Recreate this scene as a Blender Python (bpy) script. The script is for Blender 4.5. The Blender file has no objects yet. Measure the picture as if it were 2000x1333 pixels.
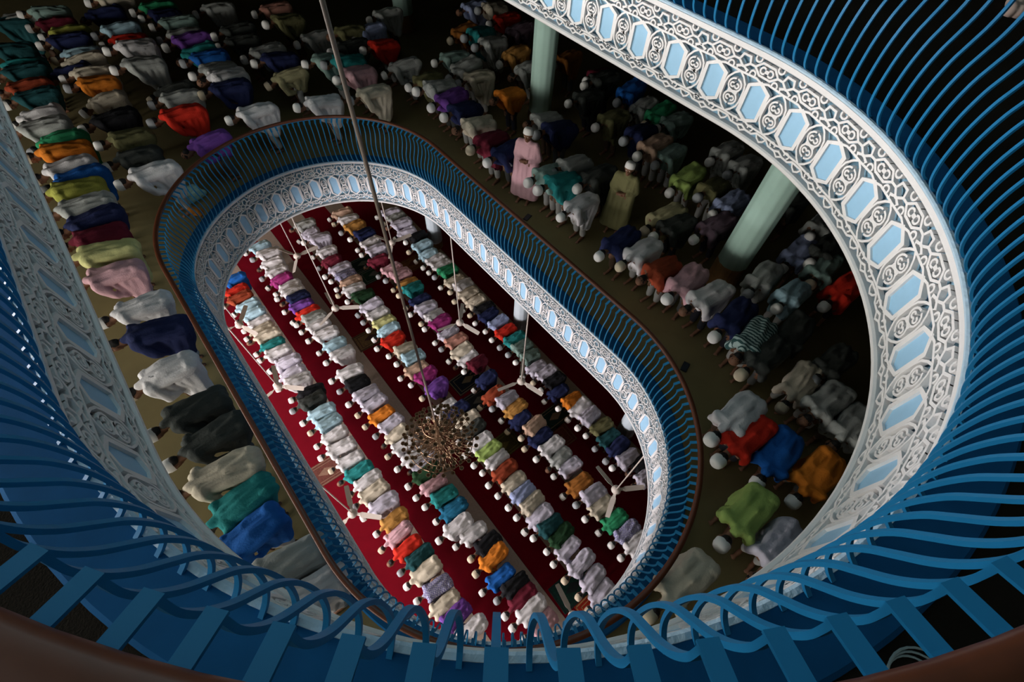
import bpy, bmesh, math, random
from mathutils import Vector, Matrix, noise

random.seed(7)
sc = bpy.context.scene
COL = sc.collection
PI = math.pi

# ------------------------------------------------------------------ camera
CAM = Vector((4.45, -1.61, 14.0))
cd = bpy.data.cameras.new('camera'); cam = bpy.data.objects.new('camera', cd); COL.objects.link(cam)
cd.sensor_width = 36.0; cd.sensor_fit = 'HORIZONTAL'; cd.lens = 907 / 2000 * 36.0
cd.clip_start = 0.02; cd.clip_end = 200
Rt = Vector((0.63676, 0.77034, 0.03340)); Up = Vector((-0.66035, 0.52246, 0.53942)); Bk = Vector((0.39809, -0.36554, 0.84137))
Rt.normalize(); Bk = (Bk - Rt * Bk.dot(Rt)).normalized(); Up = Bk.cross(Rt)
m = Matrix(((Rt.x, Up.x, Bk.x), (Rt.y, Up.y, Bk.y), (Rt.z, Up.z, Bk.z))).to_4x4()
m.translation = CAM; cam.matrix_world = m
sc.camera = cam

# ------------------------------------------------------------------ world, lights, exposure
w = bpy.data.worlds.new('world'); sc.world = w; w.use_nodes = True
bg = w.node_tree.nodes['Background']; bg.inputs[0].default_value = (0.25, 0.68, 1, 1); bg.inputs[1].default_value = 0.04
def area(name, loc, target, sx, sy, power, color, spread=PI):
    l = bpy.data.lights.new(name, 'AREA'); l.shape = 'RECTANGLE'; l.size = sx; l.size_y = sy; l.energy = power; l.color = color
    l.spread = spread
    o = bpy.data.objects.new(name, l); COL.objects.link(o); o.location = loc
    o.rotation_euler = (Vector(target) - Vector(loc)).to_track_quat('-Z', 'Y').to_euler()
    return o
area('skylight', (-1.0, 0.0, 20.0), (-1.0, 0.0, 0), 9.0, 4.5, 105, (0.62, 0.95, 1.0))
area('window_light_ground', (-3.0, -11.8, 3.4), (-3, 0, 1.6), 19.0, 3.6, 4000, (1.0, 0.93, 0.94))
area('window_light_middle', (-1.0, -11.8, 9.4), (-1, 0, 8.4), 14.0, 2.6, 1000, (1.0, 0.97, 0.88))
area('window_light_upper', (-8.0, -11.8, 13.35), (1, 2.5, 11.9), 12.0, 1.1, 4300, (1.0, 0.96, 0.95))
vs = sc.view_settings
vs.view_transform = 'Standard'; vs.look = 'None'; vs.gamma = 1.0; vs.exposure = 0.12; vs.use_curve_mapping = False
sc.cycles.max_bounces = 5; sc.cycles.diffuse_bounces = 3
sc.cycles.use_denoising = True

# ------------------------------------------------------------------ materials
def mat(name, col, rough=0.7, noise_s=0, noise_a=0.0, bump=0.0, bscale=60, metal=0.0, spec=0.3):
    M = bpy.data.materials.new(name); M.use_nodes = True
    nt = M.node_tree; b = nt.nodes['Principled BSDF']
    b.inputs['Base Color'].default_value = (*col, 1); b.inputs['Roughness'].default_value = rough
    b.inputs['Metallic'].default_value = metal; b.inputs['Specular IOR Level'].default_value = spec
    if noise_s or bump:
        tc = nt.nodes.new('ShaderNodeTexCoord')
    if noise_s:
        n = nt.nodes.new('ShaderNodeTexNoise'); n.inputs['Scale'].default_value = noise_s; n.inputs['Detail'].default_value = 5
        r = nt.nodes.new('ShaderNodeMix'); r.data_type = 'RGBA'
        nt.links.new(tc.outputs['Object'], n.inputs['Vector']); nt.links.new(n.outputs['Fac'], r.inputs[0])
        r.inputs[6].default_value = (*[c * (1 - noise_a) for c in col], 1); r.inputs[7].default_value = (*[min(1, c * (1 + noise_a)) for c in col], 1)
        nt.links.new(r.outputs[2], b.inputs['Base Color'])
    if bump:
        n2 = nt.nodes.new('ShaderNodeTexNoise'); n2.inputs['Scale'].default_value = bscale; n2.inputs['Detail'].default_value = 4
        bp = nt.nodes.new('ShaderNodeBump'); bp.inputs['Strength'].default_value = bump; bp.inputs['Distance'].default_value = 0.02
        nt.links.new(tc.outputs['Object'], n2.inputs['Vector']); nt.links.new(n2.outputs['Fac'], bp.inputs['Height'])
        nt.links.new(bp.outputs['Normal'], b.inputs['Normal'])
    return M
M_white = mat('lattice_white_paint', (0.80, 0.77, 0.76), 0.55, 9, 0.06, 0.15, 120)
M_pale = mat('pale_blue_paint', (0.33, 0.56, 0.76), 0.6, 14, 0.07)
M_back = mat('fascia_shade_blue', (0.24, 0.42, 0.55), 0.7, 14, 0.07)  # pale blue backing darkened, painting shade into the lattice gaps
M_rim = mat('rim_paint', (0.50, 0.66, 0.78), 0.5, 9, 0.12, 0.5, 30)
M_ledge = mat('ledge_blue_paint', (0.008, 0.085, 0.22), 0.85, 5, 0.3, spec=0.05)
M_bar = mat('baluster_blue_paint', (0.010, 0.185, 0.40), 0.5, 4, 0.1, spec=0.3)
M_wood = mat('handrail_brown_wood', (0.12, 0.032, 0.012), 0.4, 12, 0.3, spec=0.5)
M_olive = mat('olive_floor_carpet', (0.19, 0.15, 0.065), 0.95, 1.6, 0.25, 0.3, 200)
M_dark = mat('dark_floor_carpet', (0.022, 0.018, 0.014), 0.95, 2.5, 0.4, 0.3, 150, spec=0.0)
M_red = mat('red_carpet', (0.155, 0.003, 0.010), 0.95, 3, 0.22, 0.3, 200, spec=0.05)
M_beige = mat('beige_carpet_band', (0.33, 0.25, 0.20), 0.95, 26, 0.22, 0.3, 200)
M_slab = mat('slab_plaster', (0.32, 0.36, 0.34), 0.9, 3, 0.1)
M_wall = mat('wall_plaster', (0.20, 0.22, 0.2), 0.9, 3, 0.1)
M_colB = mat('mint_column_paint', (0.60, 0.86, 0.76), 0.5, 7, 0.06)
M_colG = mat('pale_column_paint', (0.78, 0.88, 0.97), 0.5, 7, 0.05)
M_colbase = mat('brown_column_tiles', (0.17, 0.085, 0.03), 0.5, 9, 0.4)
M_fan = mat('cream_fan_metal', (0.62, 0.54, 0.48), 0.4, 6, 0.08)
M_brass = mat('antique_brass', (0.26, 0.16, 0.09), 0.35, 20, 0.4, metal=0.6)
M_cable = mat('cable_sheath', (0.22, 0.17, 0.14), 0.6)
M_skin = mat('brown_skin', (0.20, 0.095, 0.055), 0.6, 12, 0.15)
M_hair = mat('black_hair', (0.012, 0.010, 0.010), 0.6)
M_eye = mat('eye_white', (0.7, 0.68, 0.62), 0.3)

# ------------------------------------------------------------------ object helpers
def link(name, me, parent=None, mats=(), loc=None, rotz=0.0):
    o = bpy.data.objects.new(name, me); COL.objects.link(o)
    if parent is not None: o.parent = parent
    if loc is not None: o.location = loc
    o.rotation_euler = (0, 0, rotz)
    if me is not None and mats and not me.materials:
        for x in mats: me.materials.append(x)
    return o
def tag(o, label, cat=None, group=None, kind=None):
    o['label'] = label
    if cat: o['category'] = cat
    if group: o['group'] = group
    if kind: o['kind'] = kind
    return o
def mesh(name, v, f, smooth=False):
    me = bpy.data.meshes.new(name); me.from_pydata([tuple(a) for a in v], [], f); me.update()
    bm = bmesh.new(); bm.from_mesh(me); bmesh.ops.recalc_face_normals(bm, faces=bm.faces); bm.to_mesh(me); bm.free()
    if smooth:
        for p in me.polygons: p.use_smooth = True
    return me
def box_vf(x0, x1, y0, y1, z0, z1):
    v = [(x, y, z) for x in (x0, x1) for y in (y0, y1) for z in (z0, z1)]
    return v, [(0, 1, 3, 2), (4, 6, 7, 5), (0, 4, 5, 1), (2, 3, 7, 6), (0, 2, 6, 4), (1, 5, 7, 3)]
def box(name, x0, x1, y0, y1, z0, z1, M, parent=None, loc=None, rotz=0, bev=0.0):
    me = mesh(name, *box_vf(x0, x1, y0, y1, z0, z1))
    if bev:
        bm = bmesh.new(); bm.from_mesh(me); bmesh.ops.bevel(bm, geom=bm.edges[:], offset=bev, segments=2, affect='EDGES'); bm.to_mesh(me); bm.free()
    return link(name, me, parent, (M,), loc, rotz)
def join_vf(parts):
    V = []; F = []
    for v, f in parts:
        n = len(V); V += list(v); F += [tuple(i + n for i in q) for q in f]
    return V, F
def lathe_vf(prof, seg=20, cx=0, cy=0, cap=True):
    v = []; f = []
    for r, z in prof:
        for k in range(seg):
            a = 2 * PI * k / seg; v.append((cx + r * math.cos(a), cy + r * math.sin(a), z))
    for i in range(len(prof) - 1):
        for k in range(seg):
            k2 = (k + 1) % seg; f.append((i * seg + k, i * seg + k2, (i + 1) * seg + k2, (i + 1) * seg + k))
    if cap: f.append(tuple(range(seg - 1, -1, -1))); f.append(tuple(range((len(prof) - 1) * seg, len(prof) * seg)))
    return v, f
def tube_vf(pts, r, seg=6, flat=None):
    pts = [Vector(p) for p in pts]; v = []; f = []
    up = Vector((0, 0, 1))
    for i, p in enumerate(pts):
        d = (pts[min(i + 1, len(pts) - 1)] - pts[max(i - 1, 0)]).normalized()
        a = d.cross(up)
        if a.length < 0.05: a = d.cross(Vector((1, 0, 0)))
        a.normalize(); b = d.cross(a)
        rr = r[i] if isinstance(r, (list, tuple)) else r
        for k in range(seg):
            t = 2 * PI * k / seg; v.append(p + a * math.cos(t) * rr + b * math.sin(t) * rr)
    for i in range(len(pts) - 1):
        for k in range(seg):
            k2 = (k + 1) % seg; f.append((i * seg + k, i * seg + k2, (i + 1) * seg + k2, (i + 1) * seg + k))
    f.append(tuple(range(seg))); f.append(tuple(range(len(v) - seg, len(v))))
    return v, f

# ------------------------------------------------------------------ the oval opening (stadium plan)
SL, SR = 2.622, 2.518          # half straight length, end radius
NS, NA = 12, 18                # lattice modules per straight side and per round end
def stations(sub_s=1, sub_a=4):
    """list of (foot x, foot y, nx, ny) once round the opening"""
    out = []
    def st(x0, x1, ny):
        for i in range(NS * sub_s): out.append((x0 + (x1 - x0) * i / (NS * sub_s), 0.0, 0.0, ny))
    st(SL, -SL, 1.0)
    for i in range(NA * sub_a):
        a = PI / 2 + PI * i / (NA * sub_a); out.append((-SL, 0.0, math.cos(a), math.sin(a)))
    st(-SL, SL, -1.0)
    for i in range(NA * sub_a):
        a = -PI / 2 + PI * i / (NA * sub_a); out.append((SL, 0.0, math.cos(a), math.sin(a)))
    return out
def sweep(prof, closed=True, sub_s=1, sub_a=4):
    st = stations(sub_s, sub_a); n = len(prof); v = []; f = []
    for (x, y, nx, ny) in st:
        for o, z in prof: v.append((x + nx * (SR + o), y + ny * (SR + o), z))
    m_ = len(st); rng = n if closed else n - 1
    for i in range(m_):
        j = (i + 1) % m_
        for k in range(rng):
            k2 = (k + 1) % n; f.append((i * n + k, j * n + k, j * n + k2, i * n + k2))
    return v, f
def slab_vf(o, z0, z1, X0, X1, Y0, Y1):
    st = stations(1, 4); v = []; f = []
    for (x, y, nx, ny) in st:
        px, py = x + nx * (SR + o), y + ny * (SR + o)
        ts = []
        if nx > 1e-6: ts.append((X1 - px) / nx)
        if nx < -1e-6: ts.append((X0 - px) / nx)
        if ny > 1e-6: ts.append((Y1 - py) / ny)
        if ny < -1e-6: ts.append((Y0 - py) / ny)
        t = min(ts); qx, qy = px + nx * t, py + ny * t
        v += [(px, py, z1), (qx, qy, z1), (qx, qy, z0), (px, py, z0)]
    n = len(st)
    for i in range(n):
        j = (i + 1) % n
        for k in range(4):
            k2 = (k + 1) % 4; f.append((i * 4 + k, j * 4 + k, j * 4 + k2, i * 4 + k2))
    # corner triangles are closed with overlapping fill boxes elsewhere
    return v, f
Z_B, Z_Bb, Z_A, Z_Ab = 7.34, 6.21, 12.23, 11.52       # ledge tops and fascia bottoms of the two balconies
X0, X1, Y0, Y1 = -20.0, 13.0, -12.0, 18.0

# ------------------------------------------------------------------ floors, walls, ceiling
def slab(name, o, z0, z1, M, lab, cat='floor'):
    # big plate with a true oval hole
    bm = bmesh.new()
    st = stations(1, 4)
    v, f = slab_vf(o, z0, z1, X0, X1, Y0, Y1)
    # add corner points
    me = mesh(name, v, f)
    bm.from_mesh(me)
    for cx, cy in ((X0, Y0), (X0, Y1), (X1, Y0), (X1, Y1)):
        # nearest outer points on each side of the corner
        pa = [p for p in v if p[2] == z1 and (abs(p[0] - cx) < 1e-6 or abs(p[1] - cy) < 1e-6)]
        on_x = [p for p in pa if abs(p[0] - cx) < 1e-6]; on_y = [p for p in pa if abs(p[1] - cy) < 1e-6]
        a = min(on_x, key=lambda p: abs(p[1] - cy)) if on_x else None
        b = min(on_y, key=lambda p: abs(p[0] - cx)) if on_y else None
        if a and b:
            for z in (z0, z1):
                q = [bm.verts.new((a[0], a[1], z)), bm.verts.new((cx, cy, z)), bm.verts.new((b[0], b[1], z))]
                bm.faces.new(q)
    bmesh.ops.remove_doubles(bm, verts=bm.verts[:], dist=1e-4)
    bmesh.ops.recalc_face_normals(bm, faces=bm.faces[:])
    bm.to_mesh(me); bm.free()
    me.materials.append(M)
    o_ = link(name, me); tag(o_, lab, cat, kind='structure'); return o_
g0 = box('floor', X0, X1, Y0, Y1, -0.25, 0.0, M_dark); tag(g0, 'ground floor of the prayer hall under the red carpets', 'floor', kind='structure')
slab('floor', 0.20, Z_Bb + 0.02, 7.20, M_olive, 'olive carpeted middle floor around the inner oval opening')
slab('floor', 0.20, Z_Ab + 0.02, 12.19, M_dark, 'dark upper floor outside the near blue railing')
slab('ceiling', 0.0, 16.8, 17.1, M_slab, 'ceiling over the upper floor around the light well', 'ceiling')
for nm, a in (('wall_left', (X0, X1, Y0 - 0.3, Y0, 0, 12.1)), ('wall_right', (X0, X1, Y1, Y1 + 0.3, 0, 17)), ('wall_far', (X0 - 0.3, X0, Y0, Y1, 0, 17)), ('wall_near', (X1, X1 + 0.3, Y0, Y1, 0, 17))):
    o = box(nm, *a, M_wall); tag(o, {'wall_left': 'dim left wall of the hall', 'wall_right': 'dim right wall of the hall behind the last rows', 'wall_far': 'dim far wall of the hall', 'wall_near': 'dim wall behind the photographer'}[nm], 'wall', kind='structure')

M_glass = mat('daylight_glass', (0.7, 0.8, 0.9), 0.2)
_b = M_glass.node_tree.nodes['Principled BSDF']; _b.inputs['Emission Color'].default_value = (0.95, 0.97, 1, 1); _b.inputs['Emission Strength'].default_value = 0.8
M_frame = mat('window_frame_paint', (0.5, 0.52, 0.5), 0.6)
wn = 0
for zc, hh, xs in ((3.2, 3.2, (-11, -7, -3, 1, 5)), (9.4, 2.2, (-7, -3, 1, 5)), (13.6, 1.4, (-13, -9, -5, -1))):
    for xc in xs:
        wn += 1
        fr = join_vf([box_vf(-1.5, 1.5, 0, 0.10, -hh / 2, -hh / 2 + 0.08), box_vf(-1.5, 1.5, 0, 0.10, hh / 2 - 0.08, hh / 2), box_vf(-1.5, -1.42, 0, 0.10, -hh / 2, hh / 2), box_vf(1.42, 1.5, 0, 0.10, -hh / 2, hh / 2), box_vf(-0.03, 0.03, 0, 0.08, -hh / 2, hh / 2)])
        me = mesh('window_frame', *fr); me.materials.append(M_frame)
        wo = link('window_%d' % wn, me, None, (), (xc, Y0 + 0.005, zc)); tag(wo, 'daylight window in the left wall, %s level, %s from the near end' % ({3.2: 'ground', 9.4: 'middle', 13.6: 'upper'}[zc], ['first', 'second', 'third', 'fourth', 'fifth'][len(xs) - 1 - xs.index(xc)]), 'window', kind='structure')
        for a, b in ((-1.42, -0.03), (0.03, 1.42)): box('pane', a, b, 0.03, 0.045, -hh / 2 + 0.08, hh / 2 - 0.08, M_glass, wo)

# ------------------------------------------------------------------ carved lattice panel design, in module units
def arc(cx, cy, r, a0, a1, n=8, ry=None):
    ry = ry or r
    return [(cx + r * math.cos(math.radians(a0 + (a1 - a0) * i / n)), cy + ry * math.sin(math.radians(a0 + (a1 - a0) * i / n))) for i in range(n + 1)]
def mir(p): return [(-x, y) for x, y in p]
W = 0.4375; HW = W / 2
HEX = [(0, 0.165), (0.098, 0.245), (0.098, 0.615), (0, 0.70), (-0.098, 0.615), (-0.098, 0.245)]
def design():
    S = []                                          # (polyline, half width, closed)
    S.append((HEX, 0.012, True))
    # oval medallions over the module joints with two scrolls each (halves left and right)
    for sgn in (1, -1):
        def P(p): return [(sgn * x, y) for x, y in p]
        S.append((P([(HW, 0.15), (HW - 0.045, 0.20), (HW - 0.085, 0.28), (HW - 0.096, 0.35), (HW - 0.096, 0.51), (HW - 0.085, 0.59), (HW - 0.045, 0.67), (HW, 0.72)]), 0.0065, False))
        S.append((P(arc(HW - 0.002, 0.345, 0.060, 262, 60, 8, 0.085)), 0.006, False))
        S.append((P(arc(HW - 0.020, 0.345, 0.020, 20, 290, 6, 0.03)), 0.0055, False))
        S.append((P(arc(HW - 0.002, 0.525, 0.060, 98, 300, 8, 0.085)), 0.006, False))
        S.append((P(arc(HW - 0.020, 0.520, 0.020, 70, 340, 6, 0.03)), 0.0055, False))
        S.append((P([(0.0, 0.165), (0.05, 0.14), (HW, 0.15)]), 0.0065, False))
        S.append((P([(0.0, 0.70), (0.06, 0.73), (HW, 0.72)]), 0.0065, False))
        S.append((P([(0, 0.10), (0.05, 0.065), (0.12, 0.065), (0.165, 0.115), (HW, 0.115)]), 0.0068, False))
        S.append((P([(0.0, 0.02), (0.045, 0.065)]), 0.006, False))
        S.append((P(arc(0.085, 0.120, 0.026, 200, -60, 7, 0.035)), 0.0055, False))
        S.append((P([(0.165, 0.115), (0.185, 0.06), (HW, 0.03)]), 0.006, False))
        S.append((P([(0, 0.775), (0.055, 0.775), (0.115, 0.85), (0.165, 0.85), (HW, 0.785)]), 0.007, False))
        S.append((P([(0, 0.93), (0.06, 0.93), (0.115, 0.85)]), 0.007, False))
        S.append((P([(HW, 0.93), (0.185, 0.93), (0.165, 0.85)]), 0.0065, False))
        S.append((P(arc(0.035, 0.85, 0.026, 130, -130, 8, 0.04)), 0.0058, False))
        S.append((P(arc(0.112, 0.755, 0.026, 200, -20, 7, 0.04)), 0.0058, False))
        S.append((P(arc(0.112, 0.955, 0.028, 160, 380, 7, 0.04)), 0.0058, False))
        S.append((P([(0.185, 0.72), (0.165, 0.76), (HW, 0.795)]), 0.006, False))
    # rosette dots (small solid diamonds)
    for x, y in ((0, 0.85), (0.19, 0.435), (-0.19, 0.435)):
        S.append(([(x - 0.012, y), (x + 0.012, y)], 0.011, False))
    return S
def lattice_mesh(name, H, curved, zoff):
    """white fretwork as real relief: each stroke a raised strip with side walls"""
    depth, v, f = 0.034, [], []
    b0, b1 = 0.055, H - 0.055                       # between bottom and top rims
    def mp(u, vv, o):
        z = zoff + b0 + (b1 - b0) * vv
        if curved:
            a = u / SR; r = SR - o; return (r * math.cos(a), r * math.sin(a), z)
        return (-o, u, z)
    for si, (pl, hw, closed) in enumerate(design()):
        hw *= 1.22
        P = [Vector((x, y * (b1 - b0))) for x, y in pl]
        n = len(P); lo = 0.0006 * (si % 4)
        L_, R_ = [], []
        for i in range(n):
            a = P[(i - 1) % n] if (closed or i > 0) else P[i]; b = P[(i + 1) % n] if (closed or i < n - 1) else P[i]
            d = (b - a).normalized(); nn = Vector((-d.y, d.x))
            k = 1.0
            if 0 < i < n - 1 or closed:
                d1 = (P[i] - a).normalized(); c = abs(nn.dot(Vector((-d1.y, d1.x)))); k = min(1.6, 1 / max(c, 0.4))
            e = Vector((0, 0))
            if not closed and i == 0: e = -d * hw * 0.5
            if not closed and i == n - 1: e = d * hw * 0.5
            L_.append(P[i] + nn * hw * k + e); R_.append(P[i] - nn * hw * k + e)
        base = len(v); sc_ = 1 / (b1 - b0)
        for l, r in zip(L_, R_):
            o = depth + lo
            v += [mp(l.x, l.y * sc_, o), mp(r.x, r.y * sc_, o), mp(l.x, l.y * sc_, 0.002), mp(r.x, r.y * sc_, 0.002)]
        rng = n if closed else n - 1
        for i in range(rng):
            a, b = base + 4 * i, base + 4 * ((i + 1) % n)
            f += [(a, a + 1, b + 1, b), (a, b, b + 2, a + 2), (a + 1, a + 3, b + 3, b + 1)]
        if not closed:
            a, b = base, base + 4 * (n - 1); f += [(a, a + 2, a + 3, a + 1), (b, b + 1, b + 3, b + 2)]
    me = bpy.data.meshes.new(name); me.from_pydata(v, [], f); me.update(); me.materials.append(M_white); return me
def hex_mesh(name, H, curved, zoff):
    b0, b1 = 0.055, H - 0.055; v = []; f = []
    def mp(x, y, o):
        z = zoff + b0 + (b1 - b0) * y
        if curved:
            a = x / SR; return ((SR - o) * math.cos(a), (SR - o) * math.sin(a), z)
        return (-o, x, z)
    inner = [(x * 0.98, 0.43 + (y - 0.43) * 0.99) for x, y in HEX]; inn2 = [(x * 0.86, 0.43 + (y - 0.43) * 0.93) for x, y in HEX]
    for P, o in ((inner, -0.025), (inner, 0.014), (inn2, 0.018)):
        for x, y in P: v.append(mp(x, y, o))
    for r in (0, 1):
        for i in range(6):
            j = (i + 1) % 6; f.append((r * 6 + i, r * 6 + j, r * 6 + 6 + j, r * 6 + 6 + i))
    f.append(tuple(range(12, 18)))
    return link_mesh(name, v, f, M_pale)
def link_mesh(name, v, f, M):
    me = mesh(name, v, f); me.materials.append(M); return me

def modules():
    """placement of the lattice modules: (curved, location, rotz)"""
    out = []
    for i in range(NS):
        x = SL - 2 * SL * (i + 0.5) / NS; out.append((False, (x, SR, 0), PI / 2))
    for i in range(NA): out.append((True, (-SL, 0, 0), PI / 2 + PI * (i + 0.5) / NA))
    for i in range(NS):
        x = -SL + 2 * SL * (i + 0.5) / NS; out.append((False, (x, -SR, 0), -PI / 2))
    for i in range(NA): out.append((True, (SL, 0, 0), -PI / 2 + PI * (i + 0.5) / NA))
    return out
MODS = modules()

def fascia(idx, zt, zb, lab):
    H = zt - zb
    v, f = sweep([(0.022, zb + 0.01), (0.022, zt - 0.012), (0.12, zt - 0.012), (0.12, zb + 0.01)])
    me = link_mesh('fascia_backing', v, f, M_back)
    root = link('trim_%d' % idx, me); tag(root, lab, 'balcony fascia', kind='structure')
    for nm, pr, M in (('bottom_rim', [(0.46, zb), (-0.035, zb), (-0.045, zb + 0.012), (-0.045, zb + 0.038), (-0.03, zb + 0.048), (0.03, zb + 0.048)], M_white),
                      ('top_band', [(0.03, zt - 0.075), (-0.02, zt - 0.075), (-0.033, zt - 0.065), (-0.033, zt - 0.028), (0.03, zt - 0.028)], M_white),
                      ('top_moulding', [(0.03, zt - 0.03), (-0.02, zt - 0.03), (-0.045, zt - 0.018), (-0.048, zt - 0.004), (-0.038, zt + 0.004), (-0.018, zt + 0.004), (-0.012, zt - 0.01), (0.03, zt - 0.01)], M_rim)):
        v, f = sweep(pr); link(nm, link_mesh(nm, v, f, M), root)
    lm = {c: lattice_mesh('lattice_panel', H, c, zb) for c in (False, True)}
    hm = {c: hex_mesh('hexagon_panel', H, c, zb) for c in (False, True)}
    for c, loc, rz in MODS:
        link('lattice_panel', lm[c], root, (), loc, rz)
        link('hexagon_panel', hm[c], root, (), loc, rz)
    v, f = sweep([(-0.016, zt - 0.03), (-0.016, zt), (0.20, zt), (0.22, zt - 0.015), (0.22, zt - 0.16), (0.20, zt - 0.16)])
    led = link('trim_%d' % (idx + 2), link_mesh('ledge', v, f, M_ledge))
    return root, led
r1, l1 = fascia(1, Z_A, Z_Ab, 'large upper fascia ring of white carved lattice with pale blue hexagons')
tag(l1, 'wide blue painted ledge on top of the large upper lattice ring', 'ledge', kind='structure')
r2, l2 = fascia(2, Z_B, Z_Bb, 'smaller lower fascia ring of fine white lattice with slender blue hexagons')
tag(l2, 'blue painted ledge on top of the smaller lower lattice ring', 'ledge', kind='structure')

# ------------------------------------------------------------------ railings: 240 wavy flat balusters and a wooden handrail each
PROF = [(0.0, 0.0), (-0.045, 0.03), (-0.085, 0.09), (-0.115, 0.19), (-0.130, 0.31), (-0.132, 0.42), (-0.118, 0.53), (-0.092, 0.61), (-0.064, 0.69), (-0.048, 0.77), (-0.045, 0.85), (-0.055, 0.91), (-0.064, 0.945)]
def smooth_prof(P, k=4):
    out = []
    for i in range(len(P) - 1):
        p0, p1, p2, p3 = P[max(i - 1, 0)], P[i], P[i + 1], P[min(i + 2, len(P) - 1)]
        for j in range(k):
            t = j / k
            out.append(tuple(0.5 * (2 * p1[a] + (p2[a] - p0[a]) * t + (2 * p0[a] - 5 * p1[a] + 4 * p2[a] - p3[a]) * t * t + (3 * p1[a] - p0[a] - 3 * p2[a] + p3[a]) * t ** 3) for a in (0, 1)))
    return out + [P[-1]]
PROF = smooth_prof(PROF)
def strip_vf(prof, hw, t):
    v = []; f = []; n = len(prof)
    for i, (o, z) in enumerate(prof):
        a, b = prof[max(i - 1, 0)], prof[min(i + 1, n - 1)]
        d = Vector((b[0] - a[0], b[1] - a[1])).normalized(); nx, nz = d.y * t, -d.x * t
        for s, y in ((1, -hw), (1, hw), (-1, hw), (-1, -hw)): v.append((o + s * nx, y, z + s * nz))
    for i in range(n - 1):
        for k in range(4):
            k2 = (k + 1) % 4; f.append((i * 4 + k, i * 4 + k2, i * 4 + 4 + k2, i * 4 + 4 + k))
    f.append((0, 1, 2, 3)); f.append(tuple(range(4 * n - 4, 4 * n)))
    return v, f
def baluster_mesh():
    v, f = join_vf([strip_vf(PROF, 0.0095, 0.0065), strip_vf([(-0.070, 0.940), (0.0, 0.968), (0.05, 0.992)], 0.018, 0.004)])
    return link_mesh('baluster', v, f, M_bar)
bal = baluster_mesh()
def railing(zt, lab):
    root = link('balcony_railing', None, None, (), (0, 0, zt)); tag(root, lab, 'railing')
    per = 4
    for i in range(NS * per):
        x = SL - 2 * SL * (i + 0.5) / (NS * per)
        link('baluster', bal, root, (), (x, SR, 0), PI / 2); link('baluster', bal, root, (), (-x, -SR, 0), -PI / 2)
    for i in range(NA * per):
        for cx, a0 in ((-SL, PI / 2), (SL, -PI / 2)):
            a = a0 + PI * (i + 0.5) / (NA * per)
            link('baluster', bal, root, (), (cx + SR * math.cos(a), SR * math.sin(a), 0), a)
    pr = []
    for k in range(12):
        a = 2 * PI * k / 12; pr.append((0.032 + 0.036 * math.copysign(abs(math.cos(a)) ** 0.7, math.cos(a)), 1.012 + 0.024 * math.copysign(abs(math.sin(a)) ** 0.7, math.sin(a))))
    v, f = sweep(pr); me = mesh('handrail', v, f, True); me.materials.append(M_wood); link('handrail', me, root)
    v, f = sweep([(0.01, 0.978), (0.055, 0.978), (0.055, 0.99), (0.01, 0.99)]); link('rail_strip', link_mesh('rail_strip', v, f, M_bar), root)
    return root
railing(Z_A, 'near upper railing of wavy blue flat bars above the large lattice ring')
railing(Z_B, 'lower railing of wavy blue bars with brown handrail on the middle floor')

# ------------------------------------------------------------------ columns
def column(x, y, z0, z1, r, M, base_h, lab):
    n = 20; v = []; f = []
    seg = 48
    def ring(r_, z):
        return [(r_ * (1 + 0.018 * math.cos(12 * 2 * PI * k / seg)) * math.cos(2 * PI * k / seg), r_ * (1 + 0.018 * math.cos(12 * 2 * PI * k / seg)) * math.sin(2 * PI * k / seg), z) for k in range(seg)]
    prof = [(r, z0 + base_h), (r, z1)]
    for a, z in prof: v += ring(a, z)
    for k in range(seg):
        k2 = (k + 1) % seg; f.append((k, k2, seg + k2, seg + k))
    f.append(tuple(range(seg))); f.append(tuple(range(seg, 2 * seg)))
    me = mesh('column_shaft', v, f, True)
    root = link('column', None, None, (), (x, y, 0)); tag(root, lab, 'column', 'round columns')
    link('shaft', me, root, (M,))
    link('base', mesh('column_base', *lathe_vf([(r * 1.03, z0), (r * 1.03, z0 + base_h - 0.03), (r * 1.0, z0 + base_h)], 24), smooth=False), root, (M_colbase,))
    return root
column(2.68, 5.35, 7.2, Z_Ab + 0.02, 0.27, M_colB, 0.62, 'mint green column with brown base, nearest on the middle floor at right')
column(-3.30, 5.95, 7.2, Z_Ab + 0.02, 0.27, M_colB, 0.40, 'mint green column at top centre, second along the middle floor')
column(-9.35, 5.95, 7.2, Z_Ab + 0.02, 0.27, M_colB, 0.45, 'farthest mint green column, cut by the top edge')
column(2.77, 5.0, 0, Z_Bb + 0.02, 0.27, M_colG, 0.35, 'pale blue column on the ground floor, nearest of the three')
column(-2.35, 5.0, 0, Z_Bb + 0.02, 0.27, M_colG, 0.35, 'pale blue column on the ground floor, middle of the three')
column(-7.68, 5.0, 0, Z_Bb + 0.02, 0.27, M_colG, 0.35, 'pale blue column on the ground floor, farthest of the three')

# ------------------------------------------------------------------ red carpets with beige bands
edges = [-5.1, -3.4, -1.69, 0.10, 1.54, 3.17, 5.03, 6.7, 8.3]
words = ['leftmost', 'second', 'third', 'fourth', 'fifth', 'sixth', 'seventh', 'rightmost']
for i in range(8):
    a, b = edges[i], edges[i + 1]
    c = box('carpet_runner', -13, 10, a + 0.005, b - 0.66, 0.0, 0.018, M_red); tag(c, 'long red prayer carpet with beige band, %s strip on the ground floor' % words[i], 'carpet', 'red carpets of the ground floor')
    box('beige_band', -13, 10, b - 0.66, b - 0.005, 0.0, 0.018, M_beige, c)

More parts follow.
